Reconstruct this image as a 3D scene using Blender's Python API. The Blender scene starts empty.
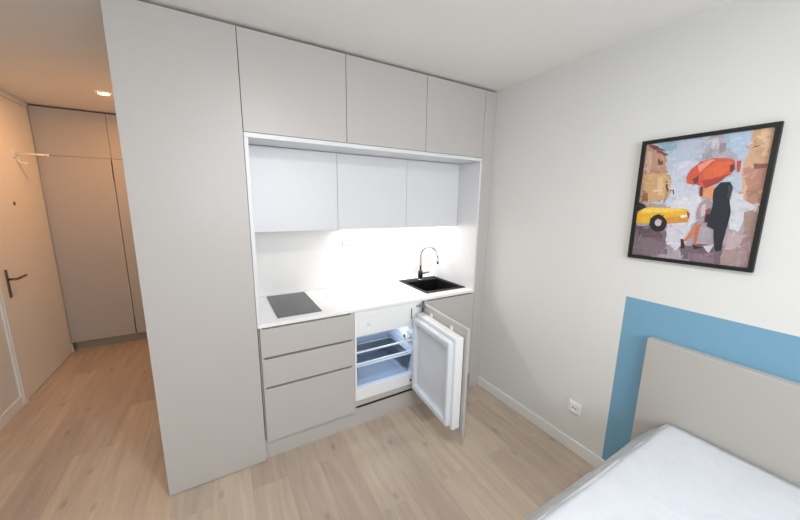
# Small studio flat: fitted kitchen in a niche, hall at the left, bed corner at the right.
P_WIN, P_LAMP, P_HALL, P_LED, P_FRIDGE, EXPOSURE = 63.0, 15.5, 9.0, 5.0, 0.9, 0.0
PTILT = -0.8            # the picture hangs very slightly askew
ART=[
((186,196,212),[(0,1),(1,1),(1,0.401),(0,0.36)]),
((172,160,168),[(0,0.47),(1,0.478),(1,0),(0,0)]),
((205,208,222),[(0.286,0.813),(0.484,0.838),(0.542,0.506),(0.42,0.446),(0.278,0.454),(0.275,0.682)]),
((142,176,192),[(0.108,0.988),(0.272,0.995),(0.3,0.939),(0.216,0.913),(0.153,0.955)]),
((176,194,214),[(0.655,1),(0.853,0.997),(0.86,0.834),(0.714,0.818)]),
((188,146,124),[(0,1),(0.08,0.99),(0.195,0.925),(0.221,0.834),(0.207,0.809),(0.233,0.755),(0.282,0.682),(0.305,0.551),(0.234,0.498),(0.001,0.469),(0,0.479)]),
((122,82,78),[(0.019,1),(0.08,0.99),(0.195,0.925),(0.214,0.87),(0.163,0.902),(0.045,0.967)]),
((206,170,158),[(0.019,0.943),(0.069,0.937),(0.086,0.782),(0.031,0.767)]),
((112,74,70),[(0.139,0.868),(0.179,0.855),(0.189,0.802),(0.137,0.823)]),
((206,166,122),[(0.033,0.748),(0.229,0.738),(0.289,0.646),(0.298,0.542),(0.232,0.507),(0.038,0.488)]),
((140,96,76),[(0.03,0.601),(0.083,0.582),(0.089,0.499),(0.029,0.488)]),
((224,190,150),[(0.159,0.706),(0.205,0.702),(0.234,0.542),(0.179,0.543)]),
((80,70,76),[(0.24,0.667),(0.254,0.665),(0.273,0.559),(0.259,0.561)]),
((80,70,76),[(0.305,0.611),(0.317,0.611),(0.333,0.55),(0.319,0.55)]),
((174,170,180),[(0.489,0.772),(0.524,0.883),(0.559,0.951),(0.555,1),(0.614,1),(0.66,1),(0.687,0.898),(0.742,0.861),(0.801,0.795),(0.648,0.775)]),
((204,196,206),[(0.571,0.974),(0.63,0.974),(0.643,0.894),(0.568,0.894)]),
((146,140,150),[(0.645,0.934),(0.68,0.93),(0.691,0.873),(0.649,0.862)]),
((206,166,134),[(0.861,1),(1,1),(1,0.791),(1,0.397),(0.881,0.476),(0.828,0.719),(0.856,0.865)]),
((184,138,120),[(0.837,0.732),(0.996,0.736),(1,0.434),(0.908,0.469)]),
((140,92,84),[(0.893,0.757),(0.999,0.75),(0.998,0.722),(0.918,0.727)]),
((130,90,70),[(0.878,0.919),(0.896,0.925),(0.905,0.874),(0.888,0.868)]),
((226,190,156),[(0.909,1),(0.977,1),(0.977,0.81),(0.947,0.812)]),
((208,208,216),[(0.78,0.598),(0.877,0.505),(0.954,0.461),(0.977,0.403),(0.915,0.357),(0.891,0.265),(0.814,0.274)]),
((166,140,130),[(0.905,0.408),(0.988,0.448),(1,0.227),(0.924,0.252)]),
((222,218,222),[(0.922,0.469),(0.982,0.483),(0.978,0.432),(0.916,0.425)]),
((214,212,222),[(0.338,0.524),(0.566,0.556),(0.587,0.343),(0.497,0.289),(0.306,0.295),(0.315,0.446)]),
((124,108,116),[(0,0.259),(0.155,0.288),(0.315,0.242),(0.349,0.05),(0.188,0),(0,0)]),
((104,86,94),[(0,0.279),(0.242,0.237),(0.29,0.17),(0.055,0.169)]),
((206,202,212),[(0.308,0.279),(0.525,0.324),(0.519,0.172),(0.415,0.075),(0.322,0.154)]),
((112,96,106),[(0.444,0.112),(0.633,0.157),(0.8,0.141),(0.809,0.007),(0.496,0.007)]),
((134,112,126),[(0.539,0.055),(0.738,0.078),(0.751,0.0),(0.548,0)]),
((166,140,142),[(0.796,0.164),(1,0.259),(1,0),(0.798,0)]),
((188,168,172),[(0.816,0.26),(0.929,0.238),(0.929,0.146),(0.818,0.119)]),
((204,198,206),[(0.646,0.134),(0.732,0.157),(0.7,0.082)]),
((228,178,52),[(0,0.392),(0.059,0.432),(0.126,0.447),(0.466,0.431),(0.487,0.398),(0.491,0.331),(0.303,0.304),(0,0.297)]),
((240,204,96),[(0.069,0.432),(0.299,0.441),(0.459,0.422),(0.287,0.401),(0.034,0.394)]),
((208,146,62),[(0.294,0.357),(0.482,0.38),(0.491,0.325),(0.303,0.304)]),
((42,38,48),[(0,0.488),(0.064,0.469),(0.087,0.441),(0,0.407)]),
((236,226,216),[(0.416,0.378),(0.473,0.389),(0.477,0.364),(0.42,0.353)]),
((150,70,50),[(0.468,0.413),(0.496,0.398),(0.495,0.347),(0.48,0.373)]),
((206,122,94),[(0.58,0.334),(0.628,0.329),(0.556,0.233),(0.503,0.161),(0.476,0.168),(0.504,0.213)]),
((196,108,84),[(0.564,0.293),(0.6,0.311),(0.592,0.211),(0.592,0.12),(0.567,0.134)]),
((46,40,46),[(0.449,0.183),(0.476,0.175),(0.505,0.102),(0.465,0.098)]),
((46,40,46),[(0.556,0.148),(0.598,0.128),(0.655,0.125),(0.58,0.102)]),
((166,146,150),[(0.563,0.473),(0.632,0.523),(0.666,0.458),(0.673,0.331),(0.584,0.302),(0.546,0.391)]),
((206,186,186),[(0.581,0.457),(0.609,0.482),(0.624,0.393),(0.591,0.36)]),
((120,84,84),[(0.62,0.426),(0.654,0.442),(0.664,0.331),(0.621,0.32)]),
((218,148,110),[(0.55,0.597),(0.631,0.626),(0.674,0.585),(0.657,0.513),(0.57,0.523)]),
((206,90,70),[(0.425,0.642),(0.421,0.692),(0.444,0.75),(0.514,0.806),(0.612,0.826),(0.714,0.818),(0.774,0.79),(0.784,0.736),(0.756,0.691),(0.672,0.641),(0.582,0.595),(0.545,0.621)]),
((216,104,68),[(0.551,0.735),(0.632,0.792),(0.746,0.792),(0.768,0.752),(0.68,0.68),(0.562,0.669)]),
((230,146,132),[(0.496,0.78),(0.598,0.821),(0.621,0.809),(0.546,0.751),(0.521,0.72)]),
((118,58,62),[(0.467,0.666),(0.516,0.701),(0.525,0.647),(0.497,0.63)]),
((166,66,58),[(0.548,0.654),(0.68,0.68),(0.756,0.7),(0.686,0.641),(0.589,0.595)]),
((106,56,58),[(0.745,0.762),(0.771,0.767),(0.779,0.721),(0.754,0.708)]),
((192,76,66),[(0.787,0.788),(0.815,0.79),(0.821,0.711),(0.802,0.704)]),
((120,62,56),[(0.541,0.604),(0.571,0.612),(0.575,0.54),(0.554,0.53)]),
((34,40,48),[(0.651,0.585),(0.702,0.635),(0.764,0.641),(0.794,0.598),(0.785,0.513),(0.811,0.414),(0.805,0.281),(0.72,0.269),(0.648,0.296),(0.666,0.458)]),
((34,38,46),[(0.704,0.276),(0.796,0.289),(0.791,0.116),(0.747,0.103),(0.719,0.189)]),
((58,66,76),[(0.755,0.615),(0.787,0.598),(0.781,0.506),(0.765,0.522)]),
((52,40,46),[(0.626,0.385),(0.663,0.394),(0.669,0.314),(0.628,0.329)]),
((36,32,36),[(0.306,0.309),(0.306,0.279),(0.292,0.253),(0.269,0.235),(0.237,0.228),(0.205,0.232),(0.176,0.246),(0.153,0.272),(0.141,0.301),(0.141,0.332),(0.154,0.357),(0.179,0.375),(0.212,0.383),(0.244,0.377),(0.273,0.36),(0.294,0.337)]),
((204,184,190),[(0.258,0.311),(0.255,0.295),(0.244,0.282),(0.23,0.279),(0.212,0.281),(0.198,0.291),(0.191,0.308),(0.191,0.324),(0.203,0.335),(0.219,0.341),(0.235,0.337),(0.248,0.326)])]
NBACK = 33          # background shapes of the painting come first
import bpy, bmesh, math, random
from mathutils import Vector, Matrix, noise
random.seed(7)
SC = bpy.context.scene
C = SC.collection
V = Vector

# ------------------------------------------------------------------ materials
def lin(c):
    f = lambda v: (v / 255 / 12.92) if v / 255 <= 0.04045 else ((v / 255 + 0.055) / 1.055) ** 2.4
    return (f(c[0]), f(c[1]), f(c[2]), 1)

def base_mat(name):
    m = bpy.data.materials.new(name); m.use_nodes = True
    return m, m.node_tree, m.node_tree.nodes['Principled BSDF']

def mat(name, col, rough=0.5, metal=0.0, var=0.02, nscale=6.0, bump=0.0, bscale=80.0, spec=0.5, coat=0.0, trans=0.0, alpha=1.0, stretch=None):
    """plain procedural finish: a base colour with a faint noise variation and optional bump"""
    m, nt, b = base_mat(name)
    n, l = nt.nodes, nt.links
    tc = n.new('ShaderNodeTexCoord'); mp = n.new('ShaderNodeMapping')
    if stretch: mp.inputs['Scale'].default_value = stretch
    l.new(tc.outputs['Object'], mp.inputs['Vector'])
    tx = n.new('ShaderNodeTexNoise'); tx.inputs['Scale'].default_value = nscale; tx.inputs['Detail'].default_value = 4
    l.new(mp.outputs['Vector'], tx.inputs['Vector'])
    mx = n.new('ShaderNodeMix'); mx.data_type = 'RGBA'
    c = lin(col)
    mx.inputs[6].default_value = tuple(max(0, x * (1 - var)) for x in c[:3]) + (1,)
    mx.inputs[7].default_value = tuple(min(1, x * (1 + var)) for x in c[:3]) + (1,)
    l.new(tx.outputs['Fac'], mx.inputs[0]); l.new(mx.outputs[2], b.inputs['Base Color'])
    b.inputs['Roughness'].default_value = rough; b.inputs['Metallic'].default_value = metal
    b.inputs['Specular IOR Level'].default_value = spec
    b.inputs['Coat Weight'].default_value = coat; b.inputs['Coat Roughness'].default_value = 0.12
    b.inputs['Transmission Weight'].default_value = trans; b.inputs['Alpha'].default_value = alpha
    if bump:
        t2 = n.new('ShaderNodeTexNoise'); t2.inputs['Scale'].default_value = bscale; t2.inputs['Detail'].default_value = 6
        bp = n.new('ShaderNodeBump'); bp.inputs['Strength'].default_value = bump; bp.inputs['Distance'].default_value = 0.01
        l.new(mp.outputs['Vector'], t2.inputs['Vector']); l.new(t2.outputs['Fac'], bp.inputs['Height'])
        l.new(bp.outputs['Normal'], b.inputs['Normal'])
    return m

def emit_mat(name, col, strength):
    m, nt, b = base_mat(name)
    b.inputs['Base Color'].default_value = lin(col)
    b.inputs['Emission Color'].default_value = lin(col); b.inputs['Emission Strength'].default_value = strength
    return m

def floor_mat():
    m, nt, b = base_mat('oak_plank_floor')
    n, l = nt.nodes, nt.links
    tc = n.new('ShaderNodeTexCoord')
    sep = n.new('ShaderNodeSeparateXYZ'); l.new(tc.outputs['Object'], sep.inputs[0])
    com = n.new('ShaderNodeCombineXYZ')                      # planks run along world y
    l.new(sep.outputs['Y'], com.inputs['X']); l.new(sep.outputs['X'], com.inputs['Y'])
    br = n.new('ShaderNodeTexBrick')
    br.inputs['Scale'].default_value = 1.0; br.inputs['Brick Width'].default_value = 1.28; br.inputs['Row Height'].default_value = 0.192
    br.inputs['Mortar Size'].default_value = 0.0009; br.inputs['Mortar Smooth'].default_value = 0.3; br.inputs['Bias'].default_value = 0.0
    br.offset = 0.37; br.offset_frequency = 2
    br.inputs['Color1'].default_value = (0, 0, 0, 1); br.inputs['Color2'].default_value = (1, 1, 1, 1); br.inputs['Mortar'].default_value = (0.5, 0.5, 0.5, 1)
    l.new(com.outputs[0], br.inputs['Vector'])
    ramp = n.new('ShaderNodeValToRGB')
    e = ramp.color_ramp.elements
    e[0].position = 0.0; e[0].color = lin(FLOOR[0]); e[1].position = 1.0; e[1].color = lin(FLOOR[2])
    x = ramp.color_ramp.elements.new(0.5); x.color = lin(FLOOR[1])
    l.new(br.outputs['Color'], ramp.inputs[0])
    # grain: noise stretched along the plank, shifted per plank
    mul = n.new('ShaderNodeVectorMath'); mul.operation = 'MULTIPLY_ADD'
    mul.inputs[1].default_value = (1.0, 11.0, 1.0)
    sc = n.new('ShaderNodeVectorMath'); sc.operation = 'SCALE'; sc.inputs['Scale'].default_value = 9.0
    l.new(br.outputs['Color'], sc.inputs[0])
    l.new(com.outputs[0], mul.inputs[0]); l.new(sc.outputs[0], mul.inputs[2])
    g = n.new('ShaderNodeTexNoise'); g.inputs['Scale'].default_value = 2.2; g.inputs['Detail'].default_value = 7; g.inputs['Roughness'].default_value = 0.6; g.inputs['Distortion'].default_value = 0.6
    l.new(mul.outputs[0], g.inputs['Vector'])
    gr = n.new('ShaderNodeMapRange'); gr.inputs['From Min'].default_value = 0.3; gr.inputs['From Max'].default_value = 0.7; gr.inputs['To Min'].default_value = 0.84; gr.inputs['To Max'].default_value = 1.1
    l.new(g.outputs['Fac'], gr.inputs['Value'])
    mx = n.new('ShaderNodeMix'); mx.data_type = 'RGBA'; mx.blend_type = 'MULTIPLY'; mx.inputs[0].default_value = 1
    l.new(ramp.outputs[0], mx.inputs[6]); l.new(gr.outputs[0], mx.inputs[7])
    # knots
    vo = n.new('ShaderNodeTexVoronoi'); vo.inputs['Scale'].default_value = 3.0; vo.voronoi_dimensions = '2D'
    kv = n.new('ShaderNodeVectorMath'); kv.operation = 'MULTIPLY'; kv.inputs[1].default_value = (0.55, 1.25, 1)
    l.new(com.outputs[0], kv.inputs[0]); l.new(kv.outputs[0], vo.inputs['Vector'])
    kr = n.new('ShaderNodeMapRange'); kr.inputs['From Min'].default_value = 0.01; kr.inputs['From Max'].default_value = 0.07; kr.inputs['To Min'].default_value = 0.72; kr.inputs['To Max'].default_value = 1.0
    l.new(vo.outputs['Distance'], kr.inputs['Value'])
    m2 = n.new('ShaderNodeMix'); m2.data_type = 'RGBA'; m2.blend_type = 'MULTIPLY'; m2.inputs[0].default_value = 1
    l.new(mx.outputs[2], m2.inputs[6]); l.new(kr.outputs[0], m2.inputs[7])
    # joints
    jr = n.new('ShaderNodeMapRange'); jr.inputs['To Min'].default_value = 1.0; jr.inputs['To Max'].default_value = 0.86
    l.new(br.outputs['Fac'], jr.inputs['Value'])
    m3 = n.new('ShaderNodeMix'); m3.data_type = 'RGBA'; m3.blend_type = 'MULTIPLY'; m3.inputs[0].default_value = 1
    l.new(m2.outputs[2], m3.inputs[6]); l.new(jr.outputs[0], m3.inputs[7])
    l.new(m3.outputs[2], b.inputs['Base Color'])
    b.inputs['Roughness'].default_value = 0.42
    bp = n.new('ShaderNodeBump'); bp.inputs['Strength'].default_value = 0.12; bp.inputs['Distance'].default_value = 0.004
    l.new(g.outputs['Fac'], bp.inputs['Height']); l.new(bp.outputs['Normal'], b.inputs['Normal'])
    return m

def film_mat(name, lo, hi, col):
    m, nt, b = base_mat(name)
    n, l = nt.nodes, nt.links
    out = n['Material Output']
    tr = n.new('ShaderNodeBsdfTransparent'); tr.inputs[0].default_value = (0.96, 0.965, 0.97, 1)
    b.inputs['Base Color'].default_value = lin(col); b.inputs['Roughness'].default_value = 0.34
    tc = n.new('ShaderNodeTexCoord'); tx = n.new('ShaderNodeTexNoise'); tx.inputs['Scale'].default_value = 7; tx.inputs['Detail'].default_value = 3; tx.inputs['Distortion'].default_value = 1.2
    l.new(tc.outputs['Object'], tx.inputs['Vector'])
    bp = n.new('ShaderNodeBump'); bp.inputs['Strength'].default_value = 0.14; bp.inputs['Distance'].default_value = 0.02
    l.new(tx.outputs['Fac'], bp.inputs['Height']); l.new(bp.outputs['Normal'], b.inputs['Normal'])
    mr = n.new('ShaderNodeMapRange'); mr.inputs['From Min'].default_value = 0.35; mr.inputs['From Max'].default_value = 0.65; mr.inputs['To Min'].default_value = lo; mr.inputs['To Max'].default_value = hi
    l.new(tx.outputs['Fac'], mr.inputs['Value'])
    mx = n.new('ShaderNodeMixShader')
    l.new(mr.outputs[0], mx.inputs[0]); l.new(tr.outputs[0], mx.inputs[1]); l.new(b.outputs[0], mx.inputs[2])
    l.new(mx.outputs[0], out.inputs['Surface'])
    return m

def glass_mat(name, tint=(1, 1, 1), amount=0.12):
    m, nt, b = base_mat(name)
    n, l = nt.nodes, nt.links
    tr = n.new('ShaderNodeBsdfTransparent'); tr.inputs[0].default_value = (*tint, 1)
    gl = n.new('ShaderNodeBsdfGlossy'); gl.inputs['Roughness'].default_value = 0.03
    mx = n.new('ShaderNodeMixShader'); mx.inputs[0].default_value = amount
    l.new(tr.outputs[0], mx.inputs[1]); l.new(gl.outputs[0], mx.inputs[2]); l.new(mx.outputs[0], n['Material Output'].inputs['Surface'])
    return m

def art_mat():
    m, nt, b = base_mat('painted_canvas_print')
    n, l = nt.nodes, nt.links
    a = n.new('ShaderNodeVertexColor'); a.layer_name = 'paint'
    tc = n.new('ShaderNodeTexCoord'); tx = n.new('ShaderNodeTexNoise'); tx.inputs['Scale'].default_value = 60; tx.inputs['Detail'].default_value = 5
    l.new(tc.outputs['Object'], tx.inputs['Vector'])
    mr = n.new('ShaderNodeMapRange'); mr.inputs['To Min'].default_value = 0.86; mr.inputs['To Max'].default_value = 1.14
    l.new(tx.outputs['Fac'], mr.inputs['Value'])
    mx = n.new('ShaderNodeMix'); mx.data_type = 'RGBA'; mx.blend_type = 'MULTIPLY'; mx.inputs[0].default_value = 1
    l.new(a.outputs['Color'], mx.inputs[6]); l.new(mr.outputs[0], mx.inputs[7]); l.new(mx.outputs[2], b.inputs['Base Color'])
    b.inputs['Roughness'].default_value = 0.6
    return m

FLOOR = [(188, 170, 154), (196, 178, 161), (208, 190, 169)]
M = dict(
    wall=mat('white_wall_paint', (222, 222, 219), 0.9, var=0.012, nscale=2, bump=0.05, bscale=180),
    ceil=mat('white_ceiling_paint', (240, 238, 235), 0.95, var=0.01, nscale=2, bump=0.04, bscale=160),
    blue=mat('blue_wall_paint', (118, 163, 190), 0.9, var=0.015, nscale=3, bump=0.05, bscale=180),
    trim=mat('white_trim_lacquer', (234, 234, 232), 0.4, var=0.01),
    floor=floor_mat(),
    lam=mat('greige_laminate', (190, 186, 183), 0.36, var=0.012, nscale=3, bump=0.02, bscale=300),
    white=mat('white_laminate', (222, 223, 226), 0.3, var=0.008, nscale=3),
    top=mat('white_worktop', (240, 240, 240), 0.3, var=0.006),
    splash=mat('white_backsplash', (236, 234, 232), 0.35, var=0.006),
    gap=mat('painted_gap_shade', (72, 66, 62), 0.8),  # dark colour stands in for the shade inside gaps
    grip=mat('grey_slot_shade', (120, 114, 108), 0.55),  # grey stands in for shade in slots and at a panel edge
    plinth=mat('grey_plinth', (158, 152, 142), 0.55),
    carc=mat('carcass_board', (182, 178, 172), 0.6),
    hob=mat('dark_glass_hob', (70, 71, 78), 0.22, var=0.04, nscale=160),
    sink=mat('black_granite_sink', (11, 11, 13), 0.6, var=0.3, nscale=300, spec=0.25),
    chrome=mat('chrome', (205, 205, 208), 0.12, 1.0, var=0.01),
    black=mat('black_plastic', (22, 22, 24), 0.4),
    frame=mat('black_frame_wood', (12, 12, 13), 0.55, var=0.1, nscale=20),
    plast=mat('white_plastic', (236, 237, 238), 0.35, var=0.008),
    liner=mat('cool_white_fridge_liner', (222, 231, 244), 0.35, var=0.01),
    doorliner=mat('white_door_liner', (222, 227, 234), 0.4, var=0.01),
    gasket=mat('white_rubber_gasket', (214, 216, 218), 0.6),
    dark=mat('socket_hole_dark', (60, 58, 58), 0.8),
    alu=mat('brushed_aluminium', (176, 176, 178), 0.35, 1.0, var=0.04, nscale=30),
    steel=mat('satin_steel_handle', (120, 108, 92), 0.4, 0.9, var=0.05),
    door=mat('white_door_lacquer', (236, 233, 228), 0.5, var=0.01),
    matt=mat('quilted_white_mattress', (224, 226, 232), 0.75, var=0.012, nscale=5, bump=0.06, bscale=9),
    head=mat('grey_beige_headboard', (180, 177, 171), 0.6, var=0.015, nscale=4, bump=0.03, bscale=240),
    board=mat('grey_bed_board', (176, 172, 166), 0.6),
    crisp=glass_mat('clear_blue_tub', (0.90, 0.95, 1.0), 0.12),
    shelfglass=glass_mat('clear_shelf_glass', (0.97, 0.985, 1.0), 0.08),
    winglass=glass_mat('window_glass', (0.98, 0.99, 1.0), 0.05),
    film=film_mat('clear_plastic_film', .10, .24, (226, 229, 234)), film_edge=film_mat('folded_plastic_film', .62, .85, (206, 211, 215)), art=art_mat(),
    bulb=emit_mat('warm_lamp_lens', (255, 214, 160), 22.0),
    led=emit_mat('led_strip_lens', (255, 244, 228), 9.0),
    opal=emit_mat('opal_lamp_glass', (255, 248, 240), 5.0),
)

# ------------------------------------------------------------------ mesh tools
class MB:
    """collects shapes (given in room coordinates) into ONE mesh"""
    def __init__(s): s.bm = bmesh.new(); s.mats = []; s.cur = 0
    def use(s, m):
        if m not in s.mats: s.mats.append(m)
        s.cur = s.mats.index(m); return s
    def _take(s, t, smooth=False):
        vm = {v: s.bm.verts.new(v.co) for v in t.verts}
        for f in t.faces:
            try: nf = s.bm.faces.new([vm[v] for v in f.verts])
            except ValueError: continue
            nf.material_index = s.cur; nf.smooth = smooth
        t.free()
    def box(s, x0, y0, z0, x1, y1, z1, bev=0.0, seg=2):
        t = bmesh.new(); bmesh.ops.create_cube(t, size=1)
        for v in t.verts: v.co = V(((x0 + x1) / 2 + v.co.x * (x1 - x0), (y0 + y1) / 2 + v.co.y * (y1 - y0), (z0 + z1) / 2 + v.co.z * (z1 - z0)))
        if bev: bmesh.ops.bevel(t, geom=t.edges[:], offset=bev, segments=seg, affect='EDGES', profile=0.5)
        s._take(t); return s
    def prism(s, pts, axis, a, b, bev=0.0):
        """polygon pts (2-D) extruded along axis from a to b"""
        def P(p, h):
            return V((h, p[0], p[1])) if axis == 'x' else V((p[0], h, p[1])) if axis == 'y' else V((p[0], p[1], h))
        t = bmesh.new()
        A = [t.verts.new(P(p, a)) for p in pts]; B = [t.verts.new(P(p, b)) for p in pts]
        t.faces.new(A); t.faces.new(B[::-1]); k = len(pts)
        for i in range(k): t.faces.new((A[i], B[i], B[(i + 1) % k], A[(i + 1) % k]))
        bmesh.ops.recalc_face_normals(t, faces=t.faces[:])
        if bev: bmesh.ops.bevel(t, geom=t.edges[:], offset=bev, segments=2, affect='EDGES', profile=0.5)
        s._take(t); return s
    def ring(s, o, i, axis, a, b, bev=0.0):
        """rectangular frame: outer o=(u0,v0,u1,v1), inner i, extruded along axis from a to b"""
        def P(u, v, h): return V((h, u, v)) if axis == 'x' else V((u, h, v)) if axis == 'y' else V((u, v, h))
        q = lambda r: [(r[0], r[1]), (r[2], r[1]), (r[2], r[3]), (r[0], r[3])]
        t = bmesh.new()
        oa = [t.verts.new(P(u, v, a)) for u, v in q(o)]; ob = [t.verts.new(P(u, v, b)) for u, v in q(o)]
        ia = [t.verts.new(P(u, v, a)) for u, v in q(i)]; ib = [t.verts.new(P(u, v, b)) for u, v in q(i)]
        for k in range(4):
            j = (k + 1) % 4
            t.faces.new((oa[k], oa[j], ia[j], ia[k])); t.faces.new((ob[j], ob[k], ib[k], ib[j]))
            t.faces.new((oa[j], oa[k], ob[k], ob[j])); t.faces.new((ia[k], ia[j], ib[j], ib[k]))
        bmesh.ops.recalc_face_normals(t, faces=t.faces[:])
        if bev:
            bmesh.ops.bevel(t, geom=[e for e in t.edges if e.calc_face_angle(0) > 0.5], offset=bev, segments=2, affect='EDGES', profile=0.5)
        s._take(t); return s
    def tube(s, pts, r, n=12, smooth=True):
        """round bar along a list of points; r a number or one radius per point"""
        pts = [V(p) for p in pts]; rs = r if isinstance(r, (list, tuple)) else [r] * len(pts)
        t = bmesh.new(); rings = []; ref = None
        for k, p in enumerate(pts):
            d = (pts[min(k + 1, len(pts) - 1)] - pts[max(k - 1, 0)]).normalized()
            if ref is None: ref = V((0, 0, 1)) if abs(d.z) < 0.9 else V((1, 0, 0))
            u = (ref - d * ref.dot(d)).normalized(); w = d.cross(u); ref = u
            rings.append([t.verts.new(p + (u * math.cos(a) + w * math.sin(a)) * rs[k]) for a in (2 * math.pi * i / n for i in range(n))])
        for a, b in zip(rings, rings[1:]):
            for i in range(n): t.faces.new((a[i], a[(i + 1) % n], b[(i + 1) % n], b[i]))
        t.faces.new(rings[0][::-1]); t.faces.new(rings[-1])
        bmesh.ops.recalc_face_normals(t, faces=t.faces[:])
        s._take(t, smooth); return s
    def poly(s, pts):
        f = s.bm.faces.new([s.bm.verts.new(V(p)) for p in pts]); f.material_index = s.cur; return f
    def xf(s, fn):
        for v in s.bm.verts: v.co = fn(v.co)
        return s
    def build(s, name, m=None, parent=None, label=None):
        me = bpy.data.meshes.new(name)
        org = WP.get(parent.name, V((0, 0, 0))) if parent else V((0, 0, 0))
        if not parent and s.bm.verts:
            lo = [min(v.co[i] for v in s.bm.verts) for i in range(3)]; hi = [max(v.co[i] for v in s.bm.verts) for i in range(3)]
            org = V(((lo[0] + hi[0]) / 2, (lo[1] + hi[1]) / 2, lo[2]))
        for v in s.bm.verts: v.co -= org
        s.bm.to_mesh(me); s.bm.free()
        for q in (s.mats or [m]): me.materials.append(q)
        o = bpy.data.objects.new(name, me); C.objects.link(o)
        if parent: o.parent = parent; WP[o.name] = org
        else: o.location = org; WP[o.name] = org
        if label: o['label'] = label
        return o
WP = {}

def thing(name, label, cat, loc, group=None):
    o = bpy.data.objects.new(name, None); C.objects.link(o); o.location = loc; WP[o.name] = V(loc)
    o.empty_display_size = 0.05
    o['label'] = label; o['category'] = cat
    if group: o['group'] = group
    return o
def tag(o, label, cat, group=None):
    o['label'] = label; o['category'] = cat
    if group: o['group'] = group
    return o
def struct(o, label, cat):
    o['kind'] = 'structure'; o['label'] = label; o['category'] = cat
    return o

# ------------------------------------------------------------------ room
W, L, H, D = 1.783, -1.595, 2.46, 2.536
A = -0.497                       # left edge of the tall cabinet
BY = -3.5                        # wall with the window, behind the camera
KB = 0.62                        # wall behind the kitchen

struct(MB().box(L - .1, BY - .1, -.1, W + .1, 3.25, 0).build('floor', M['floor']), 'light oak plank floor running from the room into the hall', 'floor')
struct(MB().box(L - .1, BY - .1, H, W + .1, 3.25, H + .1).build('ceiling', M['ceil']), 'plain white ceiling over the room and hall', 'ceiling')

# right wall: one skin, with a blue painted field behind the bed
b0, bz = -1.064, 1.118
mb = MB().use(M['wall'])
mb.box(W, BY, 0, W + .1, KB + .1, H)
for f in list(mb.bm.faces):
    if abs(f.normal.x) < .5 and f.calc_center_median().x < W + .01: pass
mb.bm.normal_update()
for f in [f for f in mb.bm.faces if all(abs(v.co.x - W) < 1e-5 for v in f.verts)]: mb.bm.faces.remove(f)
Q = lambda y0, z0, y1, z1: mb.poly([(W, y0, z0), (W, y0, z1), (W, y1, z1), (W, y1, z0)])
Q(b0, 0, KB + .1, H); Q(BY, bz, b0, H)
mb.use(M['blue']); Q(BY, 0, b0, bz)
struct(mb.build('wall_right'), 'white right wall with a blue painted field around the headboard', 'wall')

struct(MB().box(L - .1, BY, 0, L, 3.15, H).build('wall_left', M['wall']), 'white left wall leading into the hall', 'wall')
struct(MB().box(A + .07, KB, 0, W, KB + .1, H).build('wall_back', M['wall']), 'white wall behind the kitchen units', 'wall')
struct(MB().box(A, KB, 0, A + .07, 3.15, H).build('wall_hall', M['wall']), 'white hall wall behind the tall cabinet', 'wall')
struct(MB().box(L, 3.15, 0, W, 3.25, H).build('wall_far', M['wall']), 'white wall behind the hall wardrobe', 'wall')
WX0, WX1, WZ0, WZ1 = -.65, 1.5, 1.2, 2.38
struct(MB().ring((L - .1, 0, W + .1, H), (WX0, WZ0, WX1, WZ1), 'y', BY - .1, BY).build('wall_front', M['wall']), 'white wall with the window, facing the kitchen', 'wall')
win = struct(MB().ring((WX0, WZ0, WX1, WZ1), (WX0 + .06, WZ0 + .06, WX1 - .06, WZ1 - .06), 'y', BY - .08, BY - .02, .004).box(.395, BY - .08, WZ0 + .06, .455, BY - .02, WZ1 - .06, .004).build('window_1', M['trim']), 'white two-light window facing the kitchen', 'window')
MB().box(WX0 + .06, BY - .055, WZ0 + .06, .395, BY - .049, WZ1 - .06).box(.455, BY - .055, WZ0 + .06, WX1 - .06, BY - .049, WZ1 - .06).build('pane', M['winglass'], win)

def skirting(name, pts, label):
    m = MB()
    for (x0, y0, x1, y1) in pts: m.box(x0, y0, 0, x1, y1, .082, .003)
    return struct(m.build(name, M['trim']), label, 'baseboard')
skirting('baseboard_right', [(W - .014, BY, W, -.002)], 'white baseboard along the right wall')
skirting('baseboard_left', [(L, BY, L + .014, 1.494)], 'white baseboard along the left wall up to the door')
skirting('baseboard_hall', [(L, 2.506, L + .014, D - .004)], 'short white baseboard between hall door and wardrobe')

# hall door in the left wall
DZ = 2.41
door = struct(MB().box(L, 1.578, .006, L + .012, 2.468, DZ, .003).build('door_1', M['door']), 'plain white entrance door in the left wall of the hall', 'door')
h = MB().box(L + .012, 1.622, .842, L + .02, 1.648, 1.062, .004).tube([(L + .018, 1.635, .985), (L + .06, 1.635, .985), (L + .066, 1.652, .985), (L + .066, 1.77, .988)], .009).build('door_handle', M['steel'], door, 'dark steel lever handle on a long plate')
MB().tube([(L + .010, 1.956, 1.557), (L + .016, 1.956, 1.557)], .014).build('peephole', M['steel'], door)
cas = MB()
for (y0, y1, d) in ((1.496, 1.574, .016), (2.471, 2.504, .008)):
    cas.box(L, y0, 0, L + d, y1, DZ + .004, .003)
    if y0 < 2: cas.box(L + .016, y0 + .012, 0, L + .024, y1 - .022, DZ + .004, .003)
cas.box(L, 1.496, DZ + .004, L + .012, 2.504, H - .002, .003)
struct(cas.build('trim_1', M['trim']), 'white casing around the hall door', 'trim')

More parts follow.
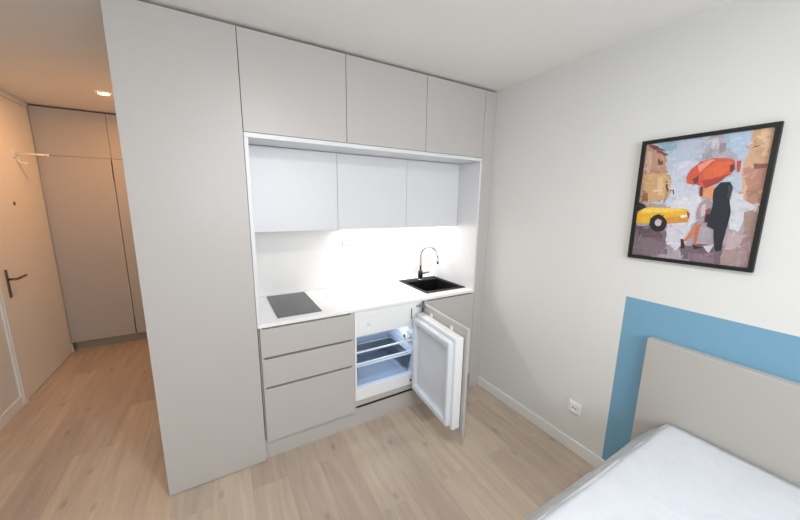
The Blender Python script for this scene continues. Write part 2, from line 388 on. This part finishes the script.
# ------------------------------------------------------------------ hall
hk = thing('wall_hook', 'small white fold-out clothes hook high on the hall door', 'hook', (L + .0125, 2.1, 1.965))
MB().box(L + .0125, 2.065, 1.935, L + .022, 2.135, 1.995, .004).build('back_plate', M['plast'], hk)
MB().tube([(L + .02, 2.1, 1.968), (-1.388, 2.112, 1.968)], .008).build('arm', M['plast'], hk)
MB().tube([(-1.392, 2.112, 1.968), (-1.378, 2.1125, 1.968)], .011).build('end_cap', M['plast'], hk)
MB().tube([(L + .018, 2.12, 1.945), (L + .02, 2.14, 1.905), (L + .05, 2.15, 1.888), (L + .07, 2.15, 1.90)], .009).build('peg', M['plast'], hk)

dl = thing('recessed_downlight', 'round warm recessed spotlight in the hall ceiling beside the tall cabinet', 'light', (-.88, 1.757, H - .02))
t = MB()
N = 32
for (r0, z0, r1, z1) in ((.052, H - .001, .050, H - .007), (.050, H - .007, .040, H - .009), (.040, H - .009, .034, H - .002)):
    for i in range(N):
        a, b = 2 * math.pi * i / N, 2 * math.pi * (i + 1) / N
        t.poly([(-.88 + r0 * math.cos(a), 1.757 + r0 * math.sin(a), z0), (-.88 + r0 * math.cos(b), 1.757 + r0 * math.sin(b), z0),
                (-.88 + r1 * math.cos(b), 1.757 + r1 * math.sin(b), z1), (-.88 + r1 * math.cos(a), 1.757 + r1 * math.sin(a), z1)])
t.build('trim_ring', M['trim'], dl)
MB().tube([(-.88, 1.757, H - .0015), (-.88, 1.757, H - .006)], .036, 32, False).build('lens', M['bulb'], dl, 'glowing warm white lens')

wr = thing('wardrobe', 'built-in beige wardrobe closing the end of the hall', 'wardrobe', (-1.05, D + .3, 0))
MB().box(L + .03, D + .022, .095, A - .005, D + .6, 2.445).build('carcass', M['gap'], wr)
SX = -1.052
GN = .004
e0 = SX - .004
MB().prism([(L + .004, .095), (e0, .095), (e0, .11), (e0 - GN, .115), (e0 - GN, .30), (e0, .31), (e0, 1.78), (e0 - GN, 1.79), (e0 - GN, 1.99), (e0, 1.995), (e0, 2.006), (L + .004, 2.006)], 'y', D, D + .02).build('door', M['lam'], wr)
MB().box(SX + .002, D, .095, A - .008, D + .02, 2.006, .001).build('door', M['lam'], wr)
for (x0, x1) in ((L + .004, SX - .0015), (SX + .0015, A - .008)):
    MB().box(x0, D, 2.009, x1, D + .02, 2.445, .001).build('top_door', M['lam'], wr)
MB().box(L + .03, D + .028, 0, A - .008, D + .045, .09).build('plinth', M['plinth'], wr)

# ------------------------------------------------------------------ kitchen: tall and upper cabinets
KT = 2.446
tc_ = thing('tall_cabinet', 'tall floor-to-ceiling greige cabinet left of the kitchen niche', 'cabinet', (A / 2, .3, 0))
MB().box(A + .001, .021, .004, -.003, KB - .003, KT, .001).build('carcass', M['lam'], tc_)
MB().box(A, 0, .005, -.0015, .019, KT, .0012).build('door', M['lam'], tc_)

xs = [0.0, .563, 1.137, 1.670]
UZ = 1.958
labels = ['widest upper greige cabinet nearest the tall cabinet, under the ceiling', 'middle upper greige cabinet under the ceiling', 'narrow upper greige cabinet under the ceiling, nearest the right wall']
labels = ['upper greige ceiling cabinet touching the tall cabinet', 'middle one of the three upper greige ceiling cabinets', 'upper greige ceiling cabinet nearest the right wall']
for k in range(3):
    a, b = xs[k], xs[k + 1]
    o = thing('ceiling_cabinet', labels[k], 'cabinet', ((a + b) / 2, .3, UZ), 'ceiling-height cabinets above the kitchen niche')
    MB().box(a + .001, .021, UZ + .002, b - .001, KB - .003, KT).build('carcass', M['gap'], o)
    MB().box(a + .0015, 0, UZ + .002, b - .0015, .019, KT, .0012).build('door', M['lam'], o)
tag(MB().box(0.002, .035, KT + .0005, W - .002, .055, H - .0005).box(A + .01, .035, KT + .0005, 0.0, .055, H - .0005).build('ceiling_gap_shade', M['gap']), 'recessed strip coloured dark for the shade between the cabinets and the ceiling', 'filler')  # strip painted dark as the shade of the deep ceiling gap
tag(MB().box(1.6715, 0, .0, W - .001, .02, KT, .0012).build('filler_panel', M['lam']), 'narrow full-height greige filler panel against the right wall', 'panel')

# white niche
ns = thing('niche_surround', 'white board lining framing the kitchen niche', 'surround', (.83, .3, .9))
MB().box(.0005, -.001, 1.934, 1.6695, KB - .003, UZ - .0005, .001).build('top_board', M['white'], ns)
MB().box(.0005, -.001, .9005, .021, KB - .003, 1.9335, .001).build('side_board', M['white'], ns)
MB().box(1.652, -.001, .9005, 1.6695, KB - .003, 1.9335, .001).build('side_board', M['white'], ns)
WYF, WZB = .24, 1.416
wx = [.0225, .579, 1.134, 1.651]
wl = ['white wall cabinet at the left end of the niche, above the hob', 'middle white wall cabinet in the niche, above the wide socket', 'white wall cabinet at the right end of the niche, above the sink']
for k in range(3):
    a, b = wx[k], wx[k + 1]
    o = thing('wall_cabinet', wl[k], 'cabinet', ((a + b) / 2, .42, WZB), 'white wall cabinets in the niche')
    MB().box(a + .001, WYF + .02, WZB + .004, b - .001, .595, 1.930).build('carcass', M['white'], o)
    MB().box(a + .0012, WYF, WZB, b - .0012, WYF + .0185, 1.931, .001).build('door', M['white'], o)
tag(MB().box(.0215, .598, .9005, 1.6515, .612, 1.932).build('backsplash', M['splash']), 'white splashback panel behind the worktop', 'backsplash')

led = thing('led_strip', 'slim lit strip lamp under the white wall cabinets', 'light', (1.17, .5, 1.41))
MB().box(.72, .50, 1.408, 1.62, .525, 1.4195, .001).build('housing', M['alu'], led)
MB().box(.73, .503, 1.405, 1.61, .522, 1.4078).build('diffuser', M['led'], led, 'glowing diffuser')

# worktop with the sink cut-out
tag(MB().ring((.0005, -.002, 1.6695, .597), (1.262, .112, 1.612, .452), 'z', .879, .900, .003).build('worktop', M['top']), 'white worktop with hob and sink set into it', 'worktop')

hb = thing('induction_hob', 'small dark grey glass hob on the left of the worktop', 'hob', (.26, .32, .9))
MB().box(.122, .07, .9003, .399, .562, .9055, .0015).build('glass', M['hob'], hb)
zm = mat('hob_zone_print', (84, 85, 92), .35)
for (cy, r) in ((.42, .085), (.2, .065)):
    mk = MB()
    for i in range(40):
        a, b = 2 * math.pi * i / 40, 2 * math.pi * (i + 1) / 40
        mk.poly([(.26 + q * math.cos(t_), cy + q * math.sin(t_), .9057) for q, t_ in ((r, a), (r, b), (r - .0012, b), (r - .0012, a))])
    mk.build('cooking_zone', zm, hb)

sk = thing('kitchen_sink', 'square black inset sink at the right of the worktop', 'sink', (1.437, .31, .9))
s_ = MB().ring((1.242, .086, 1.648, .545), (1.27, .125, 1.604, .44), 'z', .9003, .9055, .0018)
s_.build('rim', M['sink'], sk)
s_ = MB().ring((1.264, .118, 1.610, .447), (1.27, .125, 1.604, .44), 'z', .745, .9002)
s_.box(1.264, .118, .738, 1.610, .447, .745)
s_.build('basin', M['sink'], sk)
MB().tube([(1.437, .285, .7452), (1.437, .285, .749)], .042, 24, False).build('drain', M['chrome'], sk, 'chrome drain strainer')
MB().tube([(1.437, .4385, .862), (1.437, .4355, .862)], .014, 16, False).build('overflow', M['chrome'], sk, 'round chrome overflow')

tp = thing('kitchen_tap', 'tall chrome gooseneck tap behind the black sink', 'tap', (1.45, .49, .9055))
TB = V((1.45, .49, .9057))
MB().tube([TB, TB + V((0, 0, .004)), TB + V((0, 0, .006))], [.027, .027, .024], 20).build('base_ring', M['chrome'], tp)
MB().tube([TB + V((0, 0, .006)), TB + V((0, 0, .075)), TB + V((0, 0, .082))], [.0225, .021, .014], 20).build('body', M['black'], tp, 'black tap body')
pth = [TB + V((0, 0, .08)), TB + V((0, 0, .15)), TB + V((0, 0, .228))]
dv = V((.085, -.16, 0)).normalized(); R_ = .084
for i in range(1, 15):
    a = math.pi * i / 14 * 1.0
    pth.append(TB + V((0, 0, .228)) + dv * (R_ * (1 - math.cos(a))) + V((0, 0, R_ * math.sin(a))))
MB().tube(pth, .0105, 14).build('spout', M['chrome'], tp)
e_ = pth[-1]
MB().tube([e_ + V((0, 0, .002)), e_ + dv * .004 - V((0, 0, .03)), e_ + dv * .008 - V((0, 0, .062))], [.0115, .0125, .0105], 14).build('spray_head', M['chrome'], tp)
MB().tube([TB + V((.012, 0, .052)), TB + V((.05, -.012, .058)), TB + V((.085, -.02, .064))], [.009, .006, .0055], 10).build('lever', M['black'], tp, 'black side lever')

sp = thing('wall_socket_strip', 'wide white triple socket plate on the splashback', 'socket', (.845, .597, 1.25))
MB().box(.733, .589, 1.252, .957, .5975, 1.338, .003).build('plate', M['plast'], sp)
for k in range(3):
    cx = .7705 + k * .0745
    if k == 0:
        MB().box(cx - .03, .585, 1.266, cx + .03, .5888, 1.324, .002).build('blank_cover', M['plast'], sp)
    else:
        q = MB().use(M['plast']).ring((cx - .031, 1.265, cx + .031, 1.325), (cx - .021, 1.274, cx + .021, 1.316), 'y', .5845, .5888, .0015)
        q.box(cx - .021, .5875, 1.274, cx + .021, .5888, 1.316)
        q.use(M['dark'])
        q.tube([(cx - .0095, .5874, 1.295), (cx - .0095, .5866, 1.295)], .004, 10, False).tube([(cx + .0095, .5874, 1.295), (cx + .0095, .5866, 1.295)], .004, 10, False)
        q.build('outlet', None, sp)

# ------------------------------------------------------------------ kitchen: base units
def carcass(m, x0, x1, z0=.136, z1=.8785):
    m.box(x0, .021, z0, x0 + .016, .595, z1).box(x1 - .016, .021, z0, x1, .595, z1)
    m.box(x0 + .016, .021, z0, x1 - .016, .595, z0 + .016).box(x0 + .016, .585, z0 + .016, x1 - .016, .595, z1)
    return m
def notched(x0, x1, z0, z1, n0, n1, d):
    """drawer front with a finger-grip slot milled out of its top edge"""
    return [(x0, z0), (x1, z0), (x1, z1), (n1, z1), (n1, z1 - d), (n0, z1 - d), (n0, z1), (x0, z1)]
bd = thing('drawer_unit', 'greige three-drawer base unit under the hob', 'cabinet', (.3, .3, .136))
carcass(MB(), .004, .5965).build('carcass', M['carc'], bd)
for (z0, z1) in ((.134, .497), (.4995, .690), (.6925, .8775)):
    o = MB().prism(notched(.0125, .5945, z0, z1, .026, .572, .0125 if z1 < .8 else .009), 'y', 0, .019).build('drawer', M['lam'], bd)
    MB().box(.024, .020, z1 - .04, .574, .0208, z1 - .0005).build('grip_shade', M['grip'], o, 'thin sheet painted as the shade in the finger grip')  # sheet coloured as the shade inside the milled slot
sc_ = thing('sink_unit', 'greige base unit with one door under the sink', 'cabinet', (1.41, .3, .136))
carcass(MB(), 1.1665, 1.6685).build('carcass', M['carc'], sc_)
MB().prism(notched(1.1665, 1.6685, .134, .8775, 1.19, 1.64, .009), 'y', 0, .019).build('door', M['lam'], sc_)
MB().box(1.188, .020, .84, 1.642, .0208, .8765).build('grip_shade', M['grip'], sc_, 'thin sheet painted as the shade in the finger grip')  # slot shade put into the colour of a thin sheet
tag(MB().box(.0005, .028, 0, .6, .045, .132).box(.6, .028, 0, 1.15, .045, .143).box(1.15, .028, 0, 1.670, .045, .132).build('plinth', M['lam']), 'greige plinth along the floor under the base units', 'plinth')

# fridge
fx0, fx1 = .5975, 1.155
fr = thing('built_in_fridge', 'small white built-in fridge standing open under the worktop', 'fridge', ((fx0 + fx1) / 2, .3, .145))
iz0, iz1, ix0, ix1 = .30, .70, fx0 + .014, 1.085
fb = MB()
fb.ring((fx0, .215, 1.115, .8765), (ix0, iz0, ix1, iz1), 'y', .001, .03, .002)
fb.box(fx0, .03, .15, ix0 - .004, .57, .8765).box(ix1 + .004, .03, .15, fx1, .57, .8765).box(ix0 - .004, .03, iz1 + .004, ix1 + .004, .57, .8765).box(ix0 - .004, .03, .15, ix1 + .004, .57, iz0 - .004).box(ix0 - .004, .45, iz0, ix1 + .004, .57, iz1)
fb.box(1.115, .02, .15, fx1, .0301, .8765)
fb.build('cabinet_body', M['plast'], fr)
MB().box(fx0, .012, .166, 1.14, .03, .2105, .002).build('base_trim', M['lam'], fr, 'greige trim strip below the opening')
MB().box(fx0 + .02, .018, .146, 1.12, .03, .1655).build('vent_grille', M['black'], fr, 'black ventilation slot')
lin_ = MB()
lin_.box(ix0 - .003, .03, iz0, ix0, .45, iz1).box(ix1, .03, iz0, ix1 + .003, .45, iz1).box(ix0, .03, iz0 - .003, ix1, .45, iz0).box(ix0, .03, iz1, ix1, .45, iz1 + .003).box(ix0, .447, iz0, ix1, .45, iz1)
for z in (.39, .43, .52, .61, .65):                          # moulded shelf runners
    lin_.box(ix1 - .006, .05, z, ix1, .42, z + .008, .002).box(ix0, .05, z, ix0 + .006, .42, z + .008, .002)
lin_.build('inner_liner', M['liner'], fr, 'bluish white moulded interior')
cpn = MB().box(fx0 + .03, -.0015, .715, 1.04, .0008, .838, .0015).build('control_panel', M['plast'], fr)
MB().tube([(.70, -.0016, .776), (.70, -.005, .776)], .011, 20, False).build('knob', M['gasket'], cpn)
MB().box(1.046, -.0008, .755, 1.056, .0008, .835, .001).build('edge_shade', M['grip'], fr, 'grey strip painted as the dark line at the panel edge')  # strip coloured as the dark line beside the recessed control panel
th = MB().tube([(1.084, .085, .586), (1.05, .085, .586), (1.043, .085, .586)], [.036, .034, .026], 20).build('thermostat_housing', M['plast'], fr)
MB().box(1.0415, .073, .574, 1.0432, .097, .600, .0004).build('dial', M['black'], th, 'dark dial')
for z in (.566, .478):
    g = MB().box(ix0 + .007, .03, z, ix1 - .007, .43, z + .005).build('glass_shelf', M['shelfglass'], fr)
    MB().box(ix0 + .004, .022, z - .003, ix1 - .004, .032, z + .010, .002).build('shelf_edge', M['liner'], g)
# crisper tub
cr = MB()
cx0, cx1, cy0, cy1, cz0, cz1 = ix0 + .012, ix1 - .012, .028, .36, iz0 + .002, .462
fw = .022
def tubpt(x, y, z):                                            # tapers towards the bottom
    k = (z - cz0) / (cz1 - cz0); cxm = (cx0 + cx1) / 2
    return V((cxm + (x - cxm) * (.95 + .05 * k), y + (1 - k) * fw * (1 if y < .2 else -1), z))
q = [(cx0, cy0), (cx1, cy0), (cx1, cy1), (cx0, cy1)]
for i in range(4):
    (xa, ya), (xb, yb) = q[i], q[(i + 1) % 4]
    cr.poly([tubpt(xa, ya, cz0), tubpt(xb, yb, cz0), tubpt(xb, yb, cz1), tubpt(xa, ya, cz1)])
cr.poly([tubpt(x, y, cz0) for x, y in q])
tub = cr.build('crisper_drawer', M['crisp'], fr, 'clear bluish crisper drawer')
so = tub.modifiers.new('wall', 'SOLIDIFY'); so.thickness = .003
MB().ring((cx0 - .004, cy0 - .004, cx1 + .004, cy1 + .004), (cx0 + .005, cy0 + .005, cx1 - .005, cy1 - .005), 'z', cz1 - .004, cz1 + .003).build('drawer_rim', M['liner'], tub)
MB().tube([(1.054, .0008, .252), (1.054, -.006, .252)], .0075, 12, False).build('stop_pin', M['black'], fr)

# open fridge door, hinged at the right: built along +u (width) in its own frame, then swung
HP = V((1.164, -.022, 0)); ANG = math.radians(85.6)
def swing(co):                                                 # u: from hinge to tip, w: thickness towards the cavity side, z up
    u, w, z = co
    du = V((-math.cos(ANG), -math.sin(ANG), 0)); dw = V((-math.sin(ANG), math.cos(ANG), 0))
    return V((HP.x, HP.y, 0)) + du * u + dw * w + V((0, 0, z))
dr = MB().box(.012, .024, .178, .508, .082, .803, .006, 3).xf(swing).build('fridge_door', M['plast'], fr, 'white fridge door swung open')
MB().box(0, 0, .122, .532, .0185, .862, .001).xf(swing).build('front_panel', M['lam'], dr, 'greige furniture front on the open fridge door')
for u in (.12, .37): MB().box(u - .012, .0186, .79, u + .012, .028, .826, .002).xf(swing).build('bracket', M['plast'], dr)
MB().ring((.018, .186, .502, .795), (.034, .212, .488, .773), 'y', .0822, .090, .003).xf(swing).build('gasket', M['gasket'], dr)
ln = MB().ring((.024, .205, .495, .780), (.062, .25, .458, .738), 'y', .0822, .124, .010).box(.062, .0822, .25, .458, .094, .738)
ln.xf(swing).build('inner_liner', M['doorliner'], dr, 'moulded white inner door liner')
MB().box(1.09, -.022, .842, 1.158, .0195, .856, .002).box(1.10, -.05, .846, 1.15, -.02, .852, .001).build('hinge', M['alu'], fr, 'metal top hinge')

# ------------------------------------------------------------------ right wall things
pf0, pf1, pz0, pz1 = -1.516, -1.050, 1.341, 1.938
pc = thing('framed_picture', 'black framed painting of a couple under a red umbrella on the right wall', 'picture', (W - .011, -1.28, pz0))
MB().ring((pf0, pz0, pf1, pz1), (pf0 + .017, pz0 + .017, pf1 - .017, pz1 - .017), 'x', W - .024, W - .0015, .0015).build('frame', M['frame'], pc)
a0, a1, c0, c1 = pf0 + .0165, pf1 - .0165, pz0 + .0165, pz1 - .0165
def art_print():
    bm = bmesh.new(); cl = bm.loops.layers.float_color.new('paint')
    X0 = W - .0125; lev = [0]
    def put(poly, col):
        lev[0] += 1
        vs = [bm.verts.new(V((X0 - lev[0] * 6e-6, a1 + (a0 - a1) * u, c0 + (c1 - c0) * v))) for u, v in poly]
        try: f = bm.faces.new(vs)
        except ValueError: return
        f.normal_update()
        if f.normal.x > 0: f.normal_flip()
        for lp in f.loops: lp[cl] = lin(col)
    def inside(p, poly):
        c = False; n = len(poly)
        for i in range(n):
            (x1, y1), (x2, y2) = poly[i], poly[i - 1]
            if (y1 > p[1]) != (y2 > p[1]) and p[0] < (x2 - x1) * (p[1] - y1) / (y2 - y1) + x1: c = not c
        return c
    def rough_edge(poly, amp):                                  # brushy outlines
        out = []
        for i in range(len(poly)):
            p, q = poly[i], poly[(i + 1) % len(poly)]
            d = math.hypot(q[0] - p[0], q[1] - p[1]); n = max(1, int(d / .03))
            for k in range(n):
                t = k / n; x, y = p[0] + (q[0] - p[0]) * t, p[1] + (q[1] - p[1]) * t
                if 0 < x < 1 and 0 < y < 1: x += random.uniform(-amp, amp); y += random.uniform(-amp, amp)
                out.append((min(max(x, 0), 1), min(max(y, 0), 1)))
        return out
    back = [(0, 0), (1, 0), (1, 1), (0, 1)]
    put(back, (184, 186, 200))
    for col, poly in ART[:NBACK]: put(rough_edge(poly, .008), col)
    for _ in range(420):                                        # loose strokes picking up the colour below
        p = (random.random(), random.random()); col = (184, 186, 200)
        for c_, po in ART[:NBACK]:
            if inside(p, po): col = c_
        jt = random.uniform(-13, 14)
        col = tuple(min(255, max(0, c_ + jt + random.uniform(-4, 4))) for c_ in col)
        ang = random.choice((0, .3, -.4, 1.3, 1.6)) + random.uniform(-.3, .3)
        l_, w_ = random.uniform(.02, .055), random.uniform(.005, .014)
        ca, sa = math.cos(ang), math.sin(ang)
        put([(min(max(p[0] + ca * i * l_ - sa * j * w_, 0), 1), min(max(p[1] + sa * i * l_ * .8 + ca * j * w_ * .8, 0), 1)) for i, j in ((-1, -.5), (-.6, -1), (.7, -.8), (1, .2), (.5, 1), (-.8, .7))], col)
    for col, poly in ART[NBACK:]: put(rough_edge(poly, .003), col)
    for _ in range(420):                                        # small strokes that break up the figures
        p = (random.random(), random.random()); col = None
        for c_, po in ART[NBACK:]:
            if inside(p, po): col = c_
        if col is None: continue
        jt = random.uniform(-16, 18); col = tuple(min(255, max(0, c_ + jt * (.4 if sum(col) < 180 else 1))) for c_ in col)
        ang = random.uniform(0, 3.1); ca, sa = math.cos(ang), math.sin(ang); l_, w_ = random.uniform(.008, .022), random.uniform(.003, .007)
        put([(min(max(p[0] + ca * i * l_ - sa * j * w_, 0), 1), min(max(p[1] + sa * i * l_ * .8 + ca * j * w_ * .8, 0), 1)) for i, j in ((-1, -.5), (-.6, -1), (.7, -.8), (1, .2), (.5, 1), (-.8, .7))], col)
    me = bpy.data.meshes.new('canvas'); bm.to_mesh(me); bm.free()
    for v in me.vertices: v.co -= WP[pc.name]
    me.materials.append(M['art'])
    o = bpy.data.objects.new('canvas', me); C.objects.link(o); o.parent = pc
    o['label'] = 'loose painting of a yellow taxi and an embracing couple on a wet street'
art_print()
pc.rotation_euler = (math.radians(PTILT), 0, 0)
MB().box(W - .0122, pf0 + .012, pz0 + .012, W - .0025, pf1 - .012, pz1 - .012).build('backing', M['board'], pc)

ws = thing('wall_socket', 'single white socket low on the right wall beside the blue paint', 'socket', (W - .005, -.868, .265))
MB().box(W - .009, -.911, .264, W - .0005, -.827, .348, .003).build('plate', M['plast'], ws)
o = MB().use(M['plast']).ring((-.9, .275, -.838, .337), (-.889, .286, -.849, .326), 'x', W - .0135, W - .009, .0015).box(W - .0105, -.889, .286, W - .009, -.849, .326)
o.use(M['dark']).tube([(W - .0106, -.8785, .306), (W - .0114, -.8785, .306)], .0045, 10, False).tube([(W - .0106, -.8595, .306), (W - .0114, -.8595, .306)], .0045, 10, False)
o.build('outlet', None, ws)

# ------------------------------------------------------------------ bed
BX0, BX1 = -.30, 1.729
by1, by0 = -1.285, -2.68
bed = thing('bed', 'bed with a plain grey-beige headboard against the blue painted wall', 'bed', (.75, -2.0, 0))
MB().box(1.733, by0 - .08, .2, W - .003, -1.208, .938, .004).build('headboard', M['head'], bed)
MB().box(BX0, by0 + .03, .06, 1.730, by1 - .05, .30, .006).build('base', M['board'], bed)
for x in (BX0 + .08, 1.62):
    for y in (by0 + .12, by1 - .14): MB().box(x - .03, y - .03, 0, x + .03, y + .03, .0595, .003).build('leg', M['board'], bed)

def mattress_mesh(prof, xe, ye, lift, sub, amp, name, mats, parent, cut=99):
    """soft slab: prof = list of (inset, z) rings from the bottom edge to the top edge; faces below ring cut use the second material"""
    bm = bmesh.new(); nx, ny = 64, 44
    x0, x1, y0, y1 = BX0 - xe, BX1, by0 - ye, by1 + ye
    def outline(ins):
        pts = []
        xa, xb, ya, yb = x0 + ins, x1 - min(ins, .006), y0 + ins, y1 - ins
        for i in range(nx): pts.append((xa + (xb - xa) * i / nx, yb))
        for i in range(ny): pts.append((xb, yb + (ya - yb) * i / ny))
        for i in range(nx): pts.append((xb + (xa - xb) * i / nx, ya))
        for i in range(ny): pts.append((xa, ya + (yb - ya) * i / ny))
        return pts
    rings = []
    for ins, z in prof:
        ring = []
        for (x, y) in outline(ins):
            n_ = noise.noise(V((x * 6, y * 6, z * 5 + sub))) * amp
            ring.append(bm.verts.new(V((x, y + n_ * (1 if y > -2 else -1), z + n_ * .5))))
        rings.append(ring)
    k = len(rings[0])
    for q, (a, b) in enumerate(zip(rings, rings[1:])):
        for i in range(k):
            f_ = bm.faces.new((a[i], a[(i + 1) % k], b[(i + 1) % k], b[i])); f_.smooth = True
            if q < cut and len(mats) > 1: f_.material_index = 1
    top = rings[-1]; zt = prof[-1][1]; g = [[None] * (ny + 1) for _ in range(nx + 1)]
    for i in range(nx + 1): g[i][0] = top[i]
    for j in range(ny + 1): g[nx][j] = top[nx + j]
    for i in range(nx + 1): g[nx - i][ny] = top[nx + ny + i]
    for j in range(1, ny): g[0][ny - j] = top[2 * nx + ny + j]
    for i in range(1, nx):
        for j in range(1, ny):
            p = g[i][0].co.lerp(g[i][ny].co, j / ny)
            e_ = min(1, min(j, ny - j, i, nx - i) / 4)
            n_ = (noise.noise(V((p.x * 2.6, p.y * 2.6, 1.5))) * .007 + .003) * e_ + noise.noise(V((p.x * 11, p.y * 5, sub))) * amp * .2
            g[i][j] = bm.verts.new(V((p.x, p.y, zt + lift + n_)))
    for i in range(nx):
        for j in range(ny): bm.faces.new((g[i][j], g[i][j + 1], g[i + 1][j + 1], g[i + 1][j])).smooth = True
    bm.faces.new(rings[0][::-1])
    bmesh.ops.recalc_face_normals(bm, faces=bm.faces[:])
    b = MB(); b.bm = bm; b.mats = mats
    return b.build(name, None, parent)
mt = thing('mattress', 'white mattress in clear plastic wrapping lying on the bed', 'mattress', (.75, -2.0, .301))
mattress_mesh([(.06, .302), (.05, .32), (.05, .50), (.056, .528), (.068, .541), (.088, .546)], 0, 0, 0, 0, .001, 'mattress_core', [M['matt']], mt)
mattress_mesh([(.045, .307), (.03, .34), (.012, .42), (.0, .462), (.012, .478), (.045, .512), (.078, .5485), (.096, .552)], 0, .004, .0065, 3, .006, 'plastic_wrap', [M['film'], M['film_edge']], mt, 6)

# ------------------------------------------------------------------ lamps, daylight and added fridge fill
clp = thing('ceiling_light', 'round white ceiling lamp in the middle of the room', 'light', (.25, -1.55, H - .07))
MB().tube([(.25, -1.55, H - .001), (.25, -1.55, H - .025)], .19, 40, False).build('base', M['trim'], clp)
MB().tube([(.25, -1.55, H - .0252), (.25, -1.55, H - .055), (.25, -1.55, H - .068)], [.18, .175, .12], 40).build('diffuser', M['opal'], clp)

def light(name, kind, loc, energy, col, rot=(0, 0, 0), parent=None, **kw):
    d = bpy.data.lights.new(name, kind); d.energy = energy; d.color = col
    for k, v in kw.items(): setattr(d, k, v)
    o = bpy.data.objects.new(name, d); C.objects.link(o); o.rotation_euler = rot
    if parent: o.parent = parent; o.location = V(loc) - WP[parent.name]
    else: o.location = loc
    return o
light('daylight', 'AREA', ((WX0 + WX1) / 2, BY - .12, (WZ0 + WZ1) / 2), P_WIN, (.965, .985, 1.0), (math.radians(90), 0, 0), shape='RECTANGLE', size=WX1 - WX0, size_y=WZ1 - WZ0)
light('room_lamp', 'AREA', (.25, -1.55, H - .075), P_LAMP, (1, .985, .965), (0, 0, 0), clp, shape='DISK', size=.34)
light('hall_spot', 'AREA', (-.88, 1.757, H - .012), P_HALL, (1, .48, .19), (0, 0, 0), dl, shape='DISK', size=.07)
light('fridge_fill', 'AREA', (.92, .17, iz1 - .003), P_FRIDGE, (.86, .93, 1.0), (0, 0, 0), fr, shape='RECTANGLE', size=.12, size_y=.05)  # added fill with no visible source, brightens the fridge interior
light('niche_light', 'AREA', (1.17, .512, 1.403), P_LED, (1, .955, .9), (math.radians(-12), 0, 0), led, shape='RECTANGLE', size=.88, size_y=.02)

w = bpy.data.worlds.new('sky'); SC.world = w; w.use_nodes = True
bg = w.node_tree.nodes['Background']; bg.inputs[0].default_value = (.8, .9, 1, 1); bg.inputs[1].default_value = 1.0

# ------------------------------------------------------------------ camera
cam = bpy.data.cameras.new('camera'); co = bpy.data.objects.new('camera', cam); C.objects.link(co)
yaw, pit, rol = 0.5256759251386554, -0.18271500160787066, 0.014701406278584324
f = V((math.sin(yaw) * math.cos(pit), math.cos(yaw) * math.cos(pit), math.sin(pit))); r = V((math.cos(yaw), -math.sin(yaw), 0)); u = r.cross(f)
R2 = r * math.cos(rol) + u * math.sin(rol); U2 = u * math.cos(rol) - r * math.sin(rol)
mw = Matrix((R2, U2, -f)).transposed().to_4x4(); mw.translation = V((-.1494, -1.8852, 1.6132)); co.matrix_world = mw
cam.sensor_fit = 'HORIZONTAL'; cam.sensor_width = 36; cam.lens = 313.736 * 36 / 800; cam.clip_start = .02
SC.camera = co
vs = SC.view_settings
vs.view_transform = 'Standard'; vs.look = 'None'; vs.exposure = EXPOSURE; vs.gamma = 1; vs.use_curve_mapping = False
